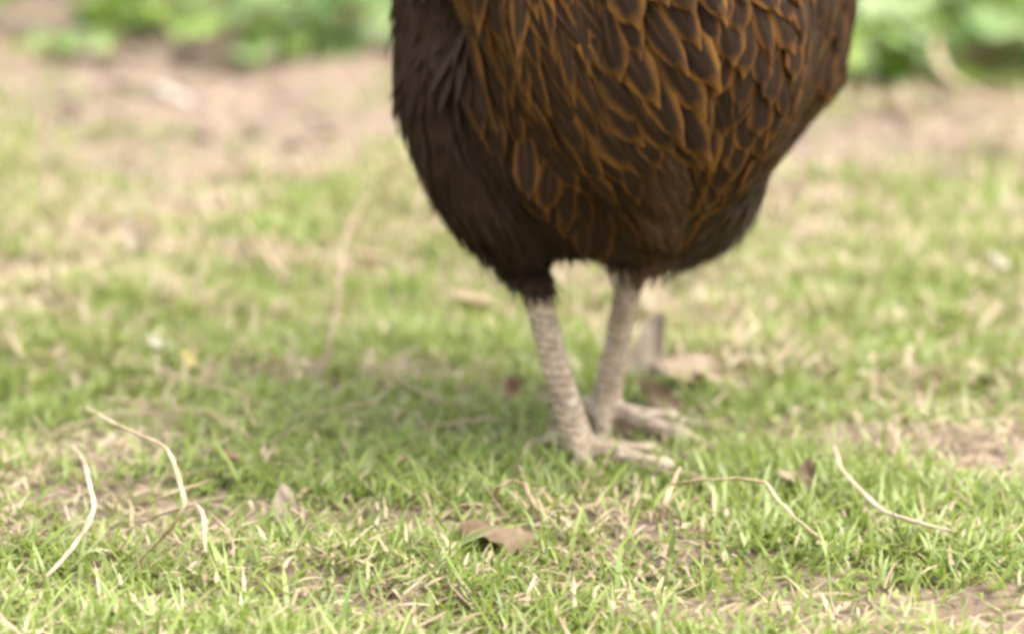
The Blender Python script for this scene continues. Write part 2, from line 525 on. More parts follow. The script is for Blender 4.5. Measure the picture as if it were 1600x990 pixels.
# ------------------------------------------------------------------ plant bed behind
def leaf_mesh(name, seed, lobes=5, petiole=0.9):
    """rounded, shallow-lobed leaf, unit radius, lying in XY with its stalk towards -X"""
    r = random.Random(seed)
    n = 18
    V = [Vector((0, 0, 0.0))]; T = []
    ph = r.uniform(-.2, .2)
    for ring, f in ((0, .55), (1, 1.0)):
        for i in range(n):
            t = -math.pi + 2 * math.pi * (i + .5) / n
            rad = 1.0 + 0.13 * math.cos(lobes * t + ph) + r.uniform(-.05, .05)
            notch = math.exp(-((abs(t) - math.pi) / 0.42) ** 2)
            rad *= 1 - 0.62 * notch
            x, y = math.cos(t) * rad * f, math.sin(t) * rad * f
            z = 0.16 * (f * f) * math.cos(lobes * t) * .5 + 0.22 * abs(y) ** 1.5 - 0.18 * max(0, x) ** 2 + r.uniform(-.03, .03)
            V.append(Vector((x, y, z)))
    for i in range(n):
        j = (i + 1) % n
        if i == n - 1: continue
        T += [(0, 1 + i, 1 + j), (1 + i, 1 + n + i, 1 + n + j), (1 + i, 1 + n + j, 1 + j)]
    return np_mesh(name, V, T)

LEAF = {k: [leaf_mesh('leaf_%s_%d' % (k, i), 40 + i + 10 * (k == 'pale'), 5 + i % 3) for i in range(4)] for k in ('green', 'pale')}
for m_ in LEAF['green']: m_.materials.append(M['plant'])
for m_ in LEAF['pale']: m_.materials.append(M['plant_pale'])

def plant(px, py, label, n=16, spread=0.10, hgt=0.13, size=(0.018, 0.032), pale=0.25, seed=0, z_low=0.012):
    r = random.Random(seed)
    p = at_z(px, py, 0)
    base = Vector((p.x, p.y, hz(p.x, p.y) if p.y < 2.6 else 0))
    root = link('leafy_plant', None, loc=base)
    tag(root, label, 'plant', 'broad leaved plants in the bed behind the lawn')
    V, T, off = [], [], 0
    for i in range(n):
        a = r.uniform(0, 2 * math.pi); d = spread * math.sqrt(r.uniform(.02, 1))
        z = z_low + (hgt - z_low) * r.random() ** 1.1 * (1 - .35 * d / spread)
        q = Vector((math.cos(a) * d, math.sin(a) * d * .8, z))
        s = r.uniform(*size)
        me = (LEAF['pale'] if r.random() < pale else LEAF['green'])[r.randrange(4)]
        o = link('leaf', me, root, q)
        o.scale = (s, s, s)
        o.rotation_euler = Matrix.Rotation(a + r.gauss(0, .6), 3, 'Z').to_euler()
        tilt = r.uniform(-.1, .75)
        o.rotation_euler = (Matrix.Rotation(a + r.gauss(0, .7), 3, 'Z') @ Matrix.Rotation(tilt, 3, 'Y') @ Matrix.Rotation(r.gauss(0, .3), 3, 'X')).to_euler()
        mid = Vector((q.x * .35, q.y * .35, z * .75))
        v, t = tube([Vector((q.x * .08, q.y * .08, -.004)), mid, q + Vector((0, 0, -.0008))], [.0022, .0017, .0011], 5, 3)
        V += v; T += [tuple(k + off for k in tt) for tt in t]; off += len(v)
    link('stem', np_mesh('stems', V, T), root, mat=M['stem'])
    return root

PL = [
    (235, 28, 'low leafy plant at the left end of the plant bed behind', 15, .11, .10, .2),
    (322, 62, 'dense dark green plant beside the bare soil, left of centre', 20, .11, .12, .15),
    (402, 92, 'plant with pale rounded leaves spilling furthest onto bare soil', 18, .085, .10, .6),
    (470, 55, 'green plant between the pale leaved plant and the hen', 18, .10, .12, .3),
    (545, 78, 'leafy plant just left of the hen with sunlit top leaves', 20, .085, .12, .45),
    (600, 40, 'plant half hidden behind the left edge of the hen', 14, .09, .13, .25),
    (410, 8, 'plant at the back above the pale leaved plant', 18, .12, .16, .2),
    (300, -12, 'plant at the very back of the left bed', 16, .13, .16, .1),
    (85, 92, 'tiny pale weed alone on the soil at far left', 9, .055, .035, .7),
    (172, 48, 'small weed between the left bed and the far left corner', 8, .05, .045, .4),
    (1318, 148, 'bright green plant just right of the hen at ground level', 16, .075, .10, .15),
    (1388, 132, 'plant with big pale leaf clusters right of the hen', 16, .075, .115, .75),
    (1350, 55, 'taller bright plant against the right edge of the hen', 20, .10, .16, .25),
    (1452, 72, 'plant at the foot of the bare twig on the right', 20, .09, .14, .5),
    (1525, 128, 'dark green plant on the soil right of the bare twig', 20, .085, .11, .12),
    (1600, 112, 'plant cut by the right edge of the picture', 18, .10, .13, .3),
    (1540, 40, 'tall plant at the back of the right bed', 20, .12, .17, .35),
]
for i, (px, py, lab, n, sp, hg, pale) in enumerate(PL):
    plant(px, py, lab, n + 6, sp, hg, (.017, .031) if i not in (8, 9) else (.012, .02), pale, 100 + i)

def build_cover():
    r = random.Random(5)
    V, T, off = [], [], 0
    for i in range(2600):
        x = r.uniform(-2.3, 2.3); y = r.uniform(2.05, 3.6)
        z = r.random() ** .8 * (.10 + .12 * (y - 2.05))
        me = LEAF['green'][r.randrange(4)]
        s = r.uniform(.02, .04)
        m = Matrix.Translation((x, y, z + .01)) @ Matrix.Rotation(r.uniform(0, 6.28), 4, 'Z') @ Matrix.Rotation(r.uniform(-.2, .8), 4, 'Y') @ Matrix.Scale(s, 4)
        V += [m @ v.co for v in me.vertices]
        T += [tuple(k + off for k in p.vertices) for p in me.polygons]; off += len(me.vertices)
    o = link('ground_cover', np_mesh('ground_cover', V, T), mat=M['plant'])
    tag(o, 'mass of broad green leaves filling the bed further back', 'ground cover', kind='stuff')
build_cover()

# ------------------------------------------------------------------ straws, twigs and dry leaves
def stalk(name, label, pts, zs, rad, mat, cat='straw', group='dry straws on the lawn', node=None):
    """pts in photograph pixels with a height above the soil for each: real positions on the lawn"""
    P = []
    for (px, py), z in zip(pts, zs):
        p = at_z(px, py, z); p.z = z + hz(p.x, p.y)
        P.append(p)
    base = P[-1].copy(); base.z = min(p.z for p in P)
    n = len(P)
    rad *= .76
    rr = [rad * (1.0 if 0 < i < n - 1 else .6) * random.uniform(.85, 1.15) for i in range(n)]
    v, t = tube([p - base for p in P], rr, 8, 5, .6, .6, rad * .22)
    o = link(name, np_mesh(name, v, t), None, base, M[mat])
    return tag(o, label, cat, group)

G = 0.012
stalk('straw', 'pale bent straw standing nearest the camera at lower left', [(113, 688), (132, 722), (140, 760), (147, 788), (136, 815), (105, 855), (72, 893), (50, 918)], [.042, .040, .038, .035, .03, .024, .016, .006], .0019, 'straw_pale')
stalk('straw', 'tall straw arching over like a hook at lower left', [(125, 637), (142, 638), (178, 652), (235, 676), (262, 702), (278, 738), (288, 785), (268, 816), (238, 842), (203, 882)], [.05, .052, .055, .056, .054, .05, .04, .03, .02, .006], .0018, 'straw')
stalk('straw', 'short straw bent down at its right end, under the hooked one', [(182, 828), (215, 809), (250, 800), (285, 794), (309, 789), (318, 808), (320, 838), (321, 866)], [.006, .012, .018, .022, .024, .022, .018, .012], .0017, 'straw_pale')
stalk('straw', 'long thin straw lying level behind the hooked one', [(-20, 650), (80, 658), (160, 646), (255, 639), (330, 650), (385, 675), (412, 700)], [.012, .014, .016, .018, .018, .014, .006], .0018, 'straw_dull')
stalk('straw', 'arched straw in front of the hen with its peak right of her toes', [(1048, 757), (1062, 753), (1100, 748), (1150, 745), (1195, 752), (1215, 775), (1242, 806), (1276, 842), (1305, 872)], [.03, .034, .037, .038, .038, .033, .026, .016, .006], .0016, 'straw')
stalk('straw', 'short upright straw leaning where the arched straw begins', [(1062, 728), (1050, 757), (1036, 790), (1027, 826)], [.036, .028, .02, .006], .0019, 'straw')
stalk('straw', 'thick pale straw lying diagonally at lower right', [(1303, 698), (1315, 726), (1345, 766), (1377, 800), (1420, 828), (1468, 845), (1515, 848)], [.026, .025, .022, .02, .016, .012, .006], .0021, 'straw_pale')
stalk('straw', 'thin side straw meeting the top of the thick diagonal one', [(1252, 719), (1280, 713), (1305, 714), (1322, 722)], [.008, .016, .020, .016], .0013, 'straw')
stalk('straw', 'blurred straw standing upright left of the hen', [(572, 298), (548, 345), (534, 392), (530, 440), (526, 500), (516, 540), (510, 582)], [.075, .068, .060, .05, .03, .02, .005], .0019, 'straw_dull')
stalk('straw', 'dull straw sloping down to the right in the middle left grass', [(378, 345), (405, 385), (430, 415), (458, 440)], [.03, .026, .02, .008], .0026, 'straw_dull')
stalk('straw', 'straw lying in the shaded grass left of the hen', [(455, 660), (520, 646), (575, 632), (602, 612)], [.01, .014, .016, .012], .0017, 'straw_dull')
stalk('straw', 'long straw running diagonally above the level thin one', [(205, 548), (245, 566), (320, 600), (380, 625), (424, 647)], [.012, .016, .016, .014, .006], .002, 'straw')
stalk('straw', 'short stub of straw above the hooked one', [(158, 612), (188, 617), (238, 632)], [.016, .016, .012], .002, 'straw')
stalk('straw', 'flat dull straw lying beside the hen\'s hind toe', [(632, 664), (690, 668), (735, 660), (768, 652)], [.008, .012, .013, .01], .0022, 'straw_dull')
stalk('straw', 'diagonal straw at the bare patch on the far left', [(58, 438), (95, 462), (130, 490)], [.018, .018, .01], .0026, 'straw_dull')
stalk('straw', 'short tilted straw near the left edge, mid height', [(14, 520), (30, 545), (45, 565)], [.02, .016, .008], .0024, 'straw')
stalk('straw', 'small straw stub standing left of the hooked one', [(208, 675), (200, 695), (191, 722)], [.02, .014, .006], .0018, 'straw')
stalk('straw', 'thin straw crossing the hooked one low down', [(216, 792), (250, 768), (290, 752), (326, 742)], [.01, .02, .022, .018], .0012, 'straw')
stalk('straw', 'straw lying on the grass above the straw by the hen\'s hind toe', [(600, 575), (640, 600), (700, 628), (740, 640)], [.012, .014, .014, .008], .002, 'straw_dull')
stalk('straw', 'upright tan straw in the grass right of the hen\'s far leg', [(1170, 474), (1158, 495), (1146, 520)], [.024, .016, .006], .0034, 'straw_dull')
stalk('straw', 'straw lying under the curled brown leaf', [(700, 832), (740, 842), (800, 846), (870, 850), (900, 862)], [.008, .008, .008, .008, .005], .0018, 'straw')
stalk('straw', 'straw curled like a ring behind the curled brown leaf', [(772, 790), (778, 772), (800, 765), (820, 770), (826, 788), (836, 806), (845, 818)], [.01, .018, .02, .02, .015, .01, .006], .0020, 'straw_dull')

stalk('twig', 'bare brown twig rising in the plant bed at upper right', [(1462, 40), (1464, 90), (1478, 128), (1508, 150), (1570, 172), (1640, 185)], [.055, .040, .032, .026, .02, .01], .0052, 'twig', 'twig', None)

def dry_leaf(label, px, py, L, W, curl, mat, rz=0, tilt=0.0, roll=0.0, z=0.006, seed=0, name='dry_leaf', cat='dry leaf', group='dry leaves on the lawn', cup=0.0):
    """thin crumpled leaf with thickness; curl bends it along its width, cup along its length"""
    r = random.Random(seed)
    nu, nv = 8, 9
    V, T = [], []
    for side in (0, 1):
        r2 = random.Random(seed)
        for j in range(nv):
            t = j / (nv - 1)
            w = W * (math.sin(math.pi * (0.06 + 0.88 * t ** .85)) ** .8) * r2.uniform(.86, 1.1)
            for i in range(nu):
                s = i / (nu - 1) * 2 - 1
                a = s * curl
                if abs(curl) > 1e-3:
                    x = math.sin(a) / curl * w / 2; zz = (1 - math.cos(a)) / curl * w / 2
                else:
                    x, zz = s * w / 2, 0
                y = (t - .5) * L
                zz += -cup * ((t - .5) * 2) ** 2 * L + r2.uniform(-1, 1) * .035 * W + .06 * W * math.sin(7 * t + 3 * s + seed)
                V.append(Vector((x, y, zz - side * 0.0005)))
    m = nu * nv
    for side in (0, 1):
        for j in range(nv - 1):
            for i in range(nu - 1):
                a = side * m + j * nu + i; b = a + 1; c = a + nu; d = c + 1
                q = [(a, b, d), (a, d, c)]
                T += q if side == 0 else [k[::-1] for k in q]
    p = at_z(px, py, z)
    o = link(name, np_mesh(name, V, T), None, (p.x, p.y, hz(p.x, p.y) + z), M[mat])
    o.rotation_euler = (Matrix.Rotation(rz, 3, 'Z') @ Matrix.Rotation(tilt, 3, 'X') @ Matrix.Rotation(roll, 3, 'Y')).to_euler()
    return tag(o, label, cat, group)

dry_leaf('curled brown dry leaf in front of the hen\'s feet', 780, 814, .040, .044, -1.1, 'leaf_brown', R(82), R(10), R(14), .0175, 1, cup=.12)
dry_leaf('torn pale leaf scrap standing in the near grass left of centre', 444, 778, .022, .013, .5, 'leaf_pale', R(10), R(65), 0, .014, 2)
dry_leaf('large tan dry leaf lying right of the hen\'s far leg', 1078, 588, .050, .040, .5, 'leaf_tan', R(75), R(22), R(-12), .012, 3, cup=.1)
dry_leaf('tan dry leaf lying right of the large tan one', 1128, 592, .038, .026, -.7, 'leaf_tan', R(100), R(15), R(10), .010, 4)
dry_leaf('tall tan dry leaf standing against the back of the far leg', 1012, 556, .060, .024, .7, 'leaf_pale', R(-24), R(50), R(10), .022, 5)
dry_leaf('brown dry leaf tucked under the large tan one', 1030, 628, .040, .026, .8, 'leaf_brown', R(40), R(25), 0, .010, 6)
dry_leaf('pale dry leaf below the large tan leaf', 1048, 616, .034, .020, -.4, 'leaf_pale', R(120), R(30), 0, .010, 17)
dry_leaf('small brown leaf scrap left of the thick diagonal straw', 1262, 742, .020, .013, .9, 'leaf_brown', R(-20), R(55), 0, .012, 7)
dry_leaf('tan leaf scrap lying left of the brown scrap', 1238, 745, .018, .014, .4, 'leaf_tan', R(70), R(30), 0, .010, 8)
dry_leaf('small rust brown leaf between the lawn and the near leg', 802, 605, .018, .013, .8, 'leaf_rust', R(15), R(50), 0, .010, 9)
dry_leaf('tiny orange brown leaf scrap near the level thin straw', 360, 716, .013, .008, .7, 'leaf_rust', R(70), R(25), 0, .010, 10)
dry_leaf('yellow leaf scrap in the middle left grass', 296, 556, .018, .009, .3, 'leaf_yellow', R(30), R(30), 0, .012, 11)
dry_leaf('upright pale leaf scrap at the bare patch, taller one', 202, 378, .032, .012, .4, 'leaf_pale', R(25), R(60), 0, .02, 12)
dry_leaf('upright pale leaf scrap at the bare patch, shorter one', 220, 400, .024, .010, .4, 'leaf_pale', R(-10), R(70), 0, .014, 13)
dry_leaf('wide flat leaf scrap lying at the left edge of the hen\'s thigh', 752, 470, .05, .026, .4, 'leaf_tan', R(85), R(20), 0, .012, 14)
dry_leaf('pale dry leaf on the grass under the upright blurred straw', 590, 395, .040, .022, .3, 'leaf_tan', R(95), R(15), 0, .01, 15)
for lab, px, py, L, W, sd_ in (
        ('white petal on the bare soil strip, upper of two', 256, 143, .028, .020, 21),
        ('white petal on the bare soil strip, lower of two', 278, 156, .032, .020, 22),
        ('white petal in the middle left grass', 250, 534, .020, .014, 23),
        ('white petal in the grass at the right edge', 1562, 420, .020, .018, 24)):
    dry_leaf(lab, px, py, L, W, .5, 'petal', R(60), R(25), 0, .012, sd_, 'petal', 'petal', 'white petals on the ground')

# ------------------------------------------------------------------ the hen
HEAD = R(25)
f = Vector((math.sin(HEAD), -math.cos(HEAD), 0)); rt = Vector((-math.cos(HEAD), -math.sin(HEAD), 0)); zz = Vector((0, 0, 1))
BC = at_y(982, -25, 0.06)                          # body centre
foot_n = at_z(903, 709, 0.007)                     # near (her right) foot joint
hock_n = at_y(838, 452, foot_n.y + 0.030)
foot_f = at_z(944, 655, 0.007)
hock_f = at_y(986, 420, foot_f.y + 0.018)
hen = link('hen', None, loc=(BC.x, BC.y, 0))
tag(hen, 'dark brown hen with orange laced breast feathers standing on the lawn', 'hen')
HO = Vector((BC.x, BC.y, 0))

_t = bmesh.new(); bmesh.ops.create_icosphere(_t, subdivisions=3, radius=1)
ICO_V = np.array([v.co[:] for v in _t.verts]); ICO_T = np.array([[v.index for v in fc.verts] for fc in _t.faces]); _t.free()
_t = bmesh.new(); bmesh.ops.create_icosphere(_t, subdivisions=2, radius=1)
ICO2_V = np.array([v.co[:] for v in _t.verts]); ICO2_T = np.array([[v.index for v in fc.verts] for fc in _t.faces]); _t.free()
BV, BT = [], []
boff = 0
def add_ell(c, ax, small=False):
    global boff
    A = np.array([a[:] for a in ax])           # rows: scaled axes
    src, tri = (ICO2_V, ICO2_T) if small else (ICO_V, ICO_T)
    v = src @ A + np.array(c[:])
    BV.append(v); BT.append(tri + boff); boff += len(v)
def add_chain(pts, radii, small=False):
    for i in range(len(pts) - 1):
        a, b = Vector(pts[i]), Vector(pts[i + 1])
        n = max(2, int((b - a).length / (0.35 * min(radii[i], radii[i + 1]))))
        for k in range(n + 1):
            t = k / n; r_ = radii[i] * (1 - t) + radii[i + 1] * t
            add_ell(a.lerp(b, t), (Vector((r_, 0, 0)), Vector((0, r_, 0)), Vector((0, 0, r_))), small)

fp = (f * math.cos(R(18)) + zz * math.sin(R(18))); up_ = (zz * math.cos(R(18)) - f * math.sin(R(18)))
add_ell(BC, (rt * 0.110, fp * 0.152, up_ * 0.136))
# breast lobe
add_ell(at_y(1058, 50, -0.02), (rt * 0.074, f * 0.085, zz * 0.108))
add_ell(at_y(1030, 222, 0.01), (rt * 0.062, f * 0.075, zz * 0.064))
# hackle cape hanging over her right breast
cape = at_y(880, 60, -0.035)
add_ell(cape, ((RIGHT * .9 + zz * -.3).normalized() * 0.060, Vector((0, -1, 0)) * 0.050, (zz * .93 + RIGHT * -.36).normalized() * 0.105))
add_chain([at_y(860, -60, -0.02), at_y(930, 120, -0.045), at_y(1010, 225, -0.045)], [.050, .040, .024])
add_chain([at_y(790, 110, -0.022), at_y(838, 225, -0.022), at_y(905, 315, -0.004)], [.034, .034, .028])
add_chain([at_y(860, 330, 0.03), at_y(930, 338, 0.035), at_y(1000, 335, 0.04)], [.024, .024, .026])
# rump and tail
add_chain([BC - f * .10 + zz * .02, BC - f * .20 + zz * .09, BC - f * .29 + zz * .18], [.095, .055, .02])
# neck and head above the frame
nk = BC + f * .11 + zz * .12
hd = BC + f * .17 + zz * .27
add_chain([nk, BC + f * .15 + zz * .19, hd], [.065, .042, .030])
add_ell(hd + f * .012, (rt * .022, f * .034, zz * .028))
# near thigh and the flank above it
add_chain([at_y(700, -60, 0.03), at_y(706, 60, 0.02), at_y(702, 150, -0.002), at_y(718, 230, -0.012), at_y(762, 310, -0.012), at_y(802, 374, 0.004), at_y(824, 425, 0.03), hock_n + Vector((-.002, 0, -.002))],
          [.0315, .032, .0300, .0262, .0255, .0195, .0108, .0080])
add_chain([at_y(800, 250, 0.05), at_y(850, 330, 0.04)], [.05, .028])
# far thigh
add_chain([at_y(1060, 280, 0.10), at_y(1010, 360, 0.085), hock_f + Vector((0, 0, .004))], [.05, .030, .011])
# right flank
add_chain([at_y(1215, -60, 0.12), at_y(1195, 70, 0.115), at_y(1120, 205, 0.10), at_y(1060, 305, 0.08)], [.050, .050, .040, .028])
# shanks
add_chain([hock_n, hock_n.lerp(foot_n, .15), hock_n.lerp(foot_n, .5), foot_n + zz * .006], [.0102, .0090, .0086, .0100], True)
add_chain([hock_f, hock_f.lerp(foot_f, .15), hock_f.lerp(foot_f, .5), foot_f + zz * .006], [.0102, .0090, .0086, .0100], True)
claws = []
def toe(base, ang, L, r0):
    d = Vector((math.sin(ang), -math.cos(ang), 0))
    pts = [base + zz * .006, base + d * L * .35 + zz * .004, base + d * L * .7 + zz * .0005, base + d * L + zz * -.003]
    add_chain(pts, [r0, r0 * .86, r0 * .8, r0 * .55], True)
    for k in (.35, .68):
        q = base + d * L * k + zz * (.0015)
        add_ell(q, (d * r0 * 1.2, Vector((-d.y, d.x, 0)) * r0, zz * r0 * .98), True)
    claws.append((base + d * L + zz * -.003, d, r0))
for base, h in ((foot_n, R(52)), (foot_f, R(44))):
    toe(base, h, .088, .0070)
    toe(base, h + R(40), .058, .0062)
    toe(base, h - R(46), .058, .0062)
    toe(base + zz * .004, h + R(172), .028, .0054)
raw = np_mesh('raw', np.concatenate(BV), np.concatenate(BT))
tmp = bpy.data.objects.new('tmp', raw); COL.objects.link(tmp)
md = tmp.modifiers.new('r', 'REMESH'); md.mode = 'VOXEL'; md.voxel_size = 0.0024
dg = bpy.context.evaluated_depsgraph_get()
me1 = bpy.data.meshes.new_from_object(tmp.evaluated_get(dg))
bpy.data.objects.remove(tmp)
body = bpy.data.objects.new('body', me1); COL.objects.link(body)
vg = body.vertex_groups.new(name='s'); vl = body.vertex_groups.new(name='l')
co = np.empty(len(me1.vertices) * 3, np.float32); me1.vertices.foreach_get('co', co); co = co.reshape(-1, 3)
vg.add([int(i) for i in np.nonzero(co[:, 2] > hock_n.z + .006)[0]], 1.0, 'REPLACE')
vl.add([int(i) for i in np.nonzero(co[:, 2] <= hock_n.z + .006)[0]], 1.0, 'REPLACE')
m1 = body.modifiers.new('s', 'SMOOTH'); m1.vertex_group = 's'; m1.iterations = 24; m1.factor = .5
m2 = body.modifiers.new('l', 'SMOOTH'); m2.vertex_group = 'l'; m2.iterations = 2; m2.factor = .5
dg = bpy.context.evaluated_depsgraph_get()
me2 = bpy.data.meshes.new_from_object(body.evaluated_get(dg))
bpy.data.objects.remove(body)

bm = bmesh.new(); bm.from_mesh(me2)
bvh = BVHTree.FromBMesh(bm)
bm.verts.ensure_lookup_table(); bm.normal_update()
VC = np.array([v.co[:] for v in bm.verts]); VN = np.array([v.normal[:] for v in bm.verts])
bm.free()

# skin colours
def make_down():
    m, nt, b, out = new_mat('down')
    c = coords(nt)
    col = ramp(nt, noise(nt, 70, 4, c), [(0.3, (0.020, 0.0115, 0.0068)), (0.7, (0.045, 0.026, 0.015))])
    nt.links.new(col, b.inputs['Base Color']); b.inputs['Roughness'].default_value = .9; b.inputs['Specular IOR Level'].default_value = .04
    bump(nt, b, noise(nt, 500, 3, c), .6, .001)
    return m
def make_shank():
    m, nt, b, out = new_mat('scaly_skin')
    c = coords(nt)
    w = nt.nodes.new('ShaderNodeTexVoronoi'); w.inputs['Scale'].default_value = 230; w.feature = 'DISTANCE_TO_EDGE'
    nt.links.new(c, w.inputs['Vector'])
    e = ramp(nt, w.outputs['Distance'], [(0.0, (0, 0, 0)), (0.12, (1, 1, 1))])
    f1 = noise(nt, 40, 4, c); f2 = noise(nt, 190, 3, c)
    col = ramp(nt, f1, [(0.3, (0.42, 0.305, 0.205)), (0.5, (0.56, 0.435, 0.31)), (0.7, (0.64, 0.53, 0.40))])
    col = mix(nt, 0.6, col, ramp(nt, f2, [(0.35, (0.38, 0.31, 0.25)), (0.58, (1.05, 1.03, 1.0))]), 'MULTIPLY')
    col = mix(nt, math_n(nt, 'MULTIPLY', math_n(nt, 'SUBTRACT', 1.0, e), .45), col, (0.12, 0.085, 0.055))
    nt.links.new(col, b.inputs['Base Color']); b.inputs['Roughness'].default_value = .55
    wv = nt.nodes.new('ShaderNodeTexWave'); wv.bands_direction = 'Z'; wv.inputs['Scale'].default_value = 62; wv.inputs['Distortion'].default_value = 4.0; wv.inputs['Detail'].default_value = 1
    nt.links.new(c, wv.inputs['Vector'])
    gap = ramp(nt, wv.outputs['Fac'], [(0.05, (0.45, 0.37, 0.30)), (0.3, (1, 1, 1))])          # grooves between the scale plates
    nt.links.new(mix(nt, .36, col, gap, 'MULTIPLY'), b.inputs['Base Color'])
    bump(nt, b, math_n(nt, 'ADD', e, wv.outputs['Fac']), .6, .0012)
    return m
M['down'] = make_down(); M['shank'] = make_shank()
co2 = np.empty(len(me2.vertices) * 3, np.float32); me2.vertices.foreach_get('co', co2); co2 = co2.reshape(-1, 3)
fz = np.empty(len(me2.polygons) * 3, np.float32); me2.polygons.foreach_get('center', fz); fz = fz.reshape(-1, 3)
me2.materials.clear(); me2.materials.append(M['down']); me2.materials.append(M['shank'])
lim = np.where(fz[:, 0] < (hock_n.x + hock_f.x) / 2, hock_n.z - .002, hock_f.z + .002)
me2.polygons.foreach_set('material_index', (fz[:, 2] < lim).astype(np.int32))
me2.polygons.foreach_set('use_smooth', np.ones(len(me2.polygons), bool))
me2.transform(Matrix.Translation(-HO))
link('body', me2, hen)

# ---- feathers
def feather_mesh(name, seed, bendk, lift, shape='round', nv=6):
    r = random.Random(seed)
    us = (-1, -.5, 0, .5, 1) if shape != 'hair' else (-1, 0, 1)
    if shape == 'hair': nv = 5
    nu = len(us)
    V, A, U, T = [], [], [], []
    for j in range(nv):
        t = j / (nv - 1)
        if shape == 'round': w = (0.45 + 0.55 * min(1, t * 2.2)) * math.sqrt(max(0.02, 1 - max(0, (t - .62) / .385) ** 2))
        elif shape == 'lance': w = (0.55 + 0.45 * min(1, t * 2.5)) * (1 - max(0, (t - .35) / .68) ** 1.6)
        elif shape == 'oval': w = (0.5 + 0.5 * min(1, t * 2.0)) * (1 - max(0, (t - .45) / .57) ** 2.0)
        elif shape == 'hair': w = (0.6 + 0.4 * min(1, t * 3)) * (1 - max(0, (t - .2) / .82) ** 1.3)
        else: w = (0.5 + 0.5 * min(1, t * 2)) * (1 - max(0, (t - .8) / .25) ** 2)
        for u in us:
            jx = r.uniform(-.04, .04); jy = r.uniform(-.02, .02) * (t > .6)
            V.append(Vector((u * w * .5 * (1 + jx), t + jy - .05 * u * u * (t > .9), (lift * t - bendk * t * t) )))
            V[-1].z -= .05 * u * u * w
            A.append(t); U.append(u)
    for j in range(nv - 1):
        for i in range(nu - 1):
            a = j * nu + i
            T += [(a, a + 1, a + nu + 1), (a, a + nu + 1, a + nu)]
    return np_mesh(name, V, T, {'along': A, 'u': U, 'rnd': [0.0] * len(V)})

MF = {
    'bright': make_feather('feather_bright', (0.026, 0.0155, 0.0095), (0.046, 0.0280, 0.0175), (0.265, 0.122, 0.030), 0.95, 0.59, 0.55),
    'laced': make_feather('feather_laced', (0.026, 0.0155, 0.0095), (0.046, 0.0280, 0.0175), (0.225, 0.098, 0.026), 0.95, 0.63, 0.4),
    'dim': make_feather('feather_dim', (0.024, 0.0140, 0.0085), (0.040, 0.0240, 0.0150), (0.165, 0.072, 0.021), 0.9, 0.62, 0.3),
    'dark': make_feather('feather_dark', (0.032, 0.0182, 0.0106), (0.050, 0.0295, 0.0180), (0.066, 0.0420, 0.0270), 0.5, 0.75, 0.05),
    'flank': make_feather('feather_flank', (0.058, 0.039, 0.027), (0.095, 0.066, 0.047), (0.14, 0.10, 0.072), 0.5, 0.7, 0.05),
    'tuft': make_feather('feather_tuft', (0.055, 0.032, 0.020), (0.090, 0.054, 0.035), (0.20, 0.108, 0.060), 0.8, 0.60, 0.2),
    'wing': make_feather('feather_wing', (0.038, 0.0220, 0.0132), (0.058, 0.0350, 0.0220), (0.084, 0.0550, 0.0370), 0.6, 0.70, 0.25),
}
SH = {}
def fmesh(kind, shape, var):
    k = (kind, shape, var)
    if k not in SH:
        bendk = {'round': .17, 'lance': .22, 'fluff': .12, 'hair': .16, 'oval': .17}[shape]
        me = feather_mesh('feather_%s_%s' % (kind, shape), hash((shape, var)) % 1000 if False else var * 7 + len(shape), bendk + (.03 * var if var < 3 else .22 if var == 3 else -.04), ((.07 if shape == 'hair' else .15) + .03 * var) if var < 4 else .22, shape)
        me.materials.append(MF[kind]); SH[k] = me
    return SH[k]

CP = [(720, 60, .05, 1), (720, 180, .25, 1), (800, 40, .12, 1), (860, 120, .30, 1), (900, 40, .38, 1), (960, 60, .60, 1), (1000, 120, .72, 1), (960, 200, .66, 1), (1050, 40, .55, 1),
      (1050, 200, .50, 1), (1040, 275, .30, 1), (850, 240, .12, 1), (930, 330, .22, 1), (1110, 60, .18, 1), (1150, 200, .05, 1), (1180, 60, .28, 1), (1250, 110, .22, 1),
      (1260, 200, -.15, 1), (1100, 330, -.12, 1), (1320, 60, .0, 1), (700, 260, .35, 1), (780, 360, .45, 1), (650, 120, .1, 1), (640, 10, .05, 1), (1180, 300, -.5, 1), (820, 440, .2, 1)]
CPa = np.array(CP)
def flow(px, py):
    d2 = (CPa[:, 0] - px) ** 2 + (CPa[:, 1] - py) ** 2 + 400
    w = 1 / d2 ** 1.5
    v = (CPa[:, 2:] * w[:, None]).sum(0)
    return v / np.linalg.norm(v)

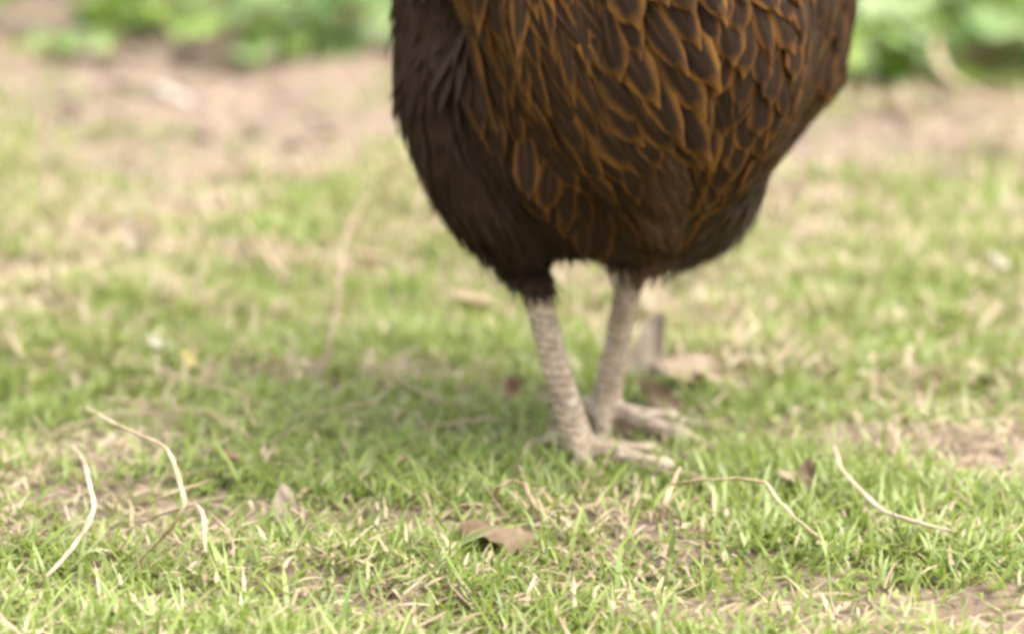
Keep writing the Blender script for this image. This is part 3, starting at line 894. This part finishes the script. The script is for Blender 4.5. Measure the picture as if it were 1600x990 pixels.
def zone(px, py, n):
    """what grows where: kind, shape, length, width, spacing"""
    toward = (CAM - BC).normalized()
    facing = n.dot(toward)
    if py > 470: return None
    # dark thigh, flank and wing side on her right
    edge = np.interp(py, [-200, 0, 90, 160, 230, 300, 360, 400], [700, 700, 712, 728, 768, 822, 880, 930])
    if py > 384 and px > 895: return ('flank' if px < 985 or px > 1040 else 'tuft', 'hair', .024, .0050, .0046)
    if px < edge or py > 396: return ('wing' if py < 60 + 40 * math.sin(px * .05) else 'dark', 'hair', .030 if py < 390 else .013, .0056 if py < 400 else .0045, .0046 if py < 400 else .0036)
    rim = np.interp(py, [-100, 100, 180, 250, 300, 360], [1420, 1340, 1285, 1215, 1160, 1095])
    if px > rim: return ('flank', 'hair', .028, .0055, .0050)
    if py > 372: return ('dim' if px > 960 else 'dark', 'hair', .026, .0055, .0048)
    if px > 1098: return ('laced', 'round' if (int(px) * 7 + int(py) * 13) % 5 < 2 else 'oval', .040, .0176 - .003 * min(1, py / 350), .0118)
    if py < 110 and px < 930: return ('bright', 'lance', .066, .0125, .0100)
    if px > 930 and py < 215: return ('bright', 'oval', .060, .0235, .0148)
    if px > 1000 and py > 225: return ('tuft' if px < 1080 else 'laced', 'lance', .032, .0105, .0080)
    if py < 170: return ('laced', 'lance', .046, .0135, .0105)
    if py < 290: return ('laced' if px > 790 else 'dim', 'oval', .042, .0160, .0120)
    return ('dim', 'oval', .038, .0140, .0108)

cand = np.nonzero((VC[:, 2] > hock_n.z - .004) & (VC[:, 2] < .47))[0]
g2 = np.random.default_rng(99); g2.shuffle(cand)
grid = {}
placed = []
CS = 0.020
for ci in cand:
    p = VC[ci]; n = Vector(VN[ci])
    px, py = to_px(p)
    if n.dot((CAM - Vector(p)).normalized()) < -0.45 or py < -160:
        # out of sight from here: generic plumage running down and back
        z_ = ('dark', 'hair', .034, .0110, .0085) if px < 1000 else ('dim', 'oval', .036, .018, .0150)
        dvec = (-f * .8 - zz * .55)
    else:
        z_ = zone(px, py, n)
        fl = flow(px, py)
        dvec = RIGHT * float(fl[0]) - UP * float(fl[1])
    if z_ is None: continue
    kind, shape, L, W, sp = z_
    key = tuple(int(math.floor(c / CS)) for c in p)
    ok = True
    for dx in (-1, 0, 1):
        for dy in (-1, 0, 1):
            for dz in (-1, 0, 1):
                for q in grid.get((key[0] + dx, key[1] + dy, key[2] + dz), ()):
                    if (p[0] - q[0]) ** 2 + (p[1] - q[1]) ** 2 + (p[2] - q[2]) ** 2 < sp * sp:
                        ok = False; break
                if not ok: break
            if not ok: break
        if not ok: break
    if not ok: continue
    grid.setdefault(key, []).append(p)
    t_ = dvec - n * dvec.dot(n)
    if t_.length < .05: continue
    t_.normalize()
    placed.append((Vector(p), n, t_, kind, shape, L, W, px, py))

def fmat(p, n, t_, L, W, r):
    a = r.gauss(0, .17)
    q = Matrix.Rotation(a, 3, n)
    y = (q @ t_).normalized(); x = y.cross(n).normalized(); z = x.cross(y)
    L *= r.uniform(.78, 1.2); W *= r.uniform(.78, 1.25)
    root = p - y * (L * .45) + n * (-.001)
    # keep the root on the body
    hit = bvh.find_nearest(root)
    if hit[0] is not None:
        root = hit[0] + hit[1] * .0008
        y2 = (p + n * (.0022 + r.random() * .0012) + y * .0 - root)
        if y2.length > 1e-4:
            y2.normalize(); nn = (n + hit[1]).normalized()
            x = y2.cross(nn).normalized(); y = y2; z = x.cross(y)
    m = Matrix(((x.x * W, y.x * L, z.x * L, root.x), (x.y * W, y.y * L, z.y * L, root.y), (x.z * W, y.z * L, z.z * L, root.z), (0, 0, 0, 1)))
    return m

rf = random.Random(3)
def score(e):
    p, n, t_, kind, shape, L, W, px, py = e
    vis = n.dot((CAM - p).normalized())
    inside = -40 < py < 420 and 600 < px < 1360
    return L * W * max(0, vis) * (1 if inside else 0) * (0 if kind in ('dark', 'flank') else 1)
order = sorted(range(len(placed)), key=lambda i: -score(placed[i]))
single = set(i for i in order[:300] if score(placed[i]) > 0)
JV = {k: [[], [], [], [], []] for k in MF}; JO = {k: 0 for k in MF}
for i, e in enumerate(placed):
    p, n, t_, kind, shape, L, W, px, py = e
    steep = n.dot((CAM - p).normalized()) < .45
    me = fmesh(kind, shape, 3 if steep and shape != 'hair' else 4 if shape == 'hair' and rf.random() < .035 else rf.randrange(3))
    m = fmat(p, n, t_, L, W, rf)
    if shape != 'hair':                                   # no laced feather strays onto the plain flank
        tx, ty = to_px(m @ Vector((0, 1, 0)))
        if px < 900 and tx < np.interp(ty, [-200, 0, 90, 160, 230, 300, 360, 400], [700, 700, 712, 728, 768, 822, 880, 930]) - 16: continue
    if i in single:
        o = link('feather', me, hen)
        o.matrix_local = Matrix.Translation(-HO) @ m
    else:
        J = JV[kind]
        nv_ = len(me.vertices); rv = rf.random()
        J[0] += [(m @ v.co) - HO for v in me.vertices]
        J[1] += [tuple(k + JO[kind] for k in pl.vertices) for pl in me.polygons]
        J[2] += [d.value for d in me.attributes['along'].data]
        J[3] += [d.value for d in me.attributes['u'].data]
        J[4] += [rv] * nv_
        JO[kind] += nv_
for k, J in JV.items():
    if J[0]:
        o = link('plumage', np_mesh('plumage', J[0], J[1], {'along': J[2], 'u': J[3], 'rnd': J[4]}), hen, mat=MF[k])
        o['kind'] = 'stuff'

# folded wing: broad overlapping dark feathers on her right side
wing = link('wing', None, hen, (0, 0, 0))
for k in range(27):
    row, c_ = divmod(k, 3)
    px, py = 642 + 22 * c_ + (2 + .9 * row) * row + (row % 2) * 9, -120 + 34 * row + 10 * c_
    hit = bvh.ray_cast(CAM, ray(px, py).normalized())
    if hit[0] is None: continue
    n = hit[1]; p = hit[0]
    dv = RIGHT * (.08 + .03 * row) - UP * 1.0
    t_ = (dv - n * dv.dot(n)).normalized()
    o = link('wing_feather', fmesh('wing', 'oval', k % 3), wing)
    o.matrix_local = Matrix.Translation(-HO) @ fmat(p + n * .0008, n, t_, .058 - .003 * row, .0165 - .0008 * row, rf)

# claws, comb, beak, eyes
M['claw'] = make_straw('claw', (0.16, 0.11, 0.08), (0.26, 0.19, 0.14), (0.36, 0.28, 0.2), .4)
for b_, d, r0 in claws:
    v, t = tube([b_ - HO - d * .002, b_ - HO + d * .006 + zz * .0012, b_ - HO + d * .012 - zz * .003], [r0 * .55, r0 * .4, r0 * .08], 6, 3)
    link('claw', np_mesh('claw', v, t), hen, mat=M['claw'])
mr, nt, bs, _o = new_mat('comb_red'); nt.links.new(ramp(nt, noise(nt, 120, 3, coords(nt)), [(.3, (.30, .02, .015)), (.7, (.48, .05, .03))]), bs.inputs['Base Color']); bs.inputs['Roughness'].default_value = .5
h0 = hd - HO
v, t = tube([h0 + f * .036 + zz * -.002, h0 + f * .056 - zz * .004, h0 + f * .070 - zz * .012], [.0095, .007, .001], 8, 4)
link('beak', np_mesh('beak', v, t), hen, mat=M['claw'])
CVv, CT, off = [], [], 0
for k in range(5):
    b0 = h0 + f * (.036 - .013 * k) + zz * .018
    v, t = tube([b0, b0 + zz * .016 - f * .002, b0 + zz * (.024 - .002 * abs(k - 2)) - f * .006], [.006, .005, .0012], 6, 3)
    CVv += v; CT += [tuple(q + off for q in tt) for tt in t]; off += len(v)
link('comb', np_mesh('comb', CVv, CT), hen, mat=mr)
me_, nt, bs, _o = new_mat('eye'); nt.links.new(ramp(nt, noise(nt, 60, 2, coords(nt)), [(.3, (.02, .012, .006)), (.7, (.06, .03, .012))]), bs.inputs['Base Color']); bs.inputs['Roughness'].default_value = .1
for s in (-1, 1):
    link('eye', np_mesh('eye', ICO2_V * .0045 + np.array((h0 + f * .024 + rt * (s * .0195) + zz * .006)[:]), ICO2_T), hen, mat=me_)
    v, t = tube([h0 + f * .034 + rt * (s * .009) - zz * .012, h0 + f * .036 + rt * (s * .011) - zz * .026, h0 + f * .034 + rt * (s * .010) - zz * .036], [.005, .0075, .003], 7, 3)
    link('wattle', np_mesh('wattle', v, t), hen, mat=mr)
print('feathers', len(placed), 'single', len(single), 'tris', sum(len(m_.polygons) for m_ in bpy.data.meshes))
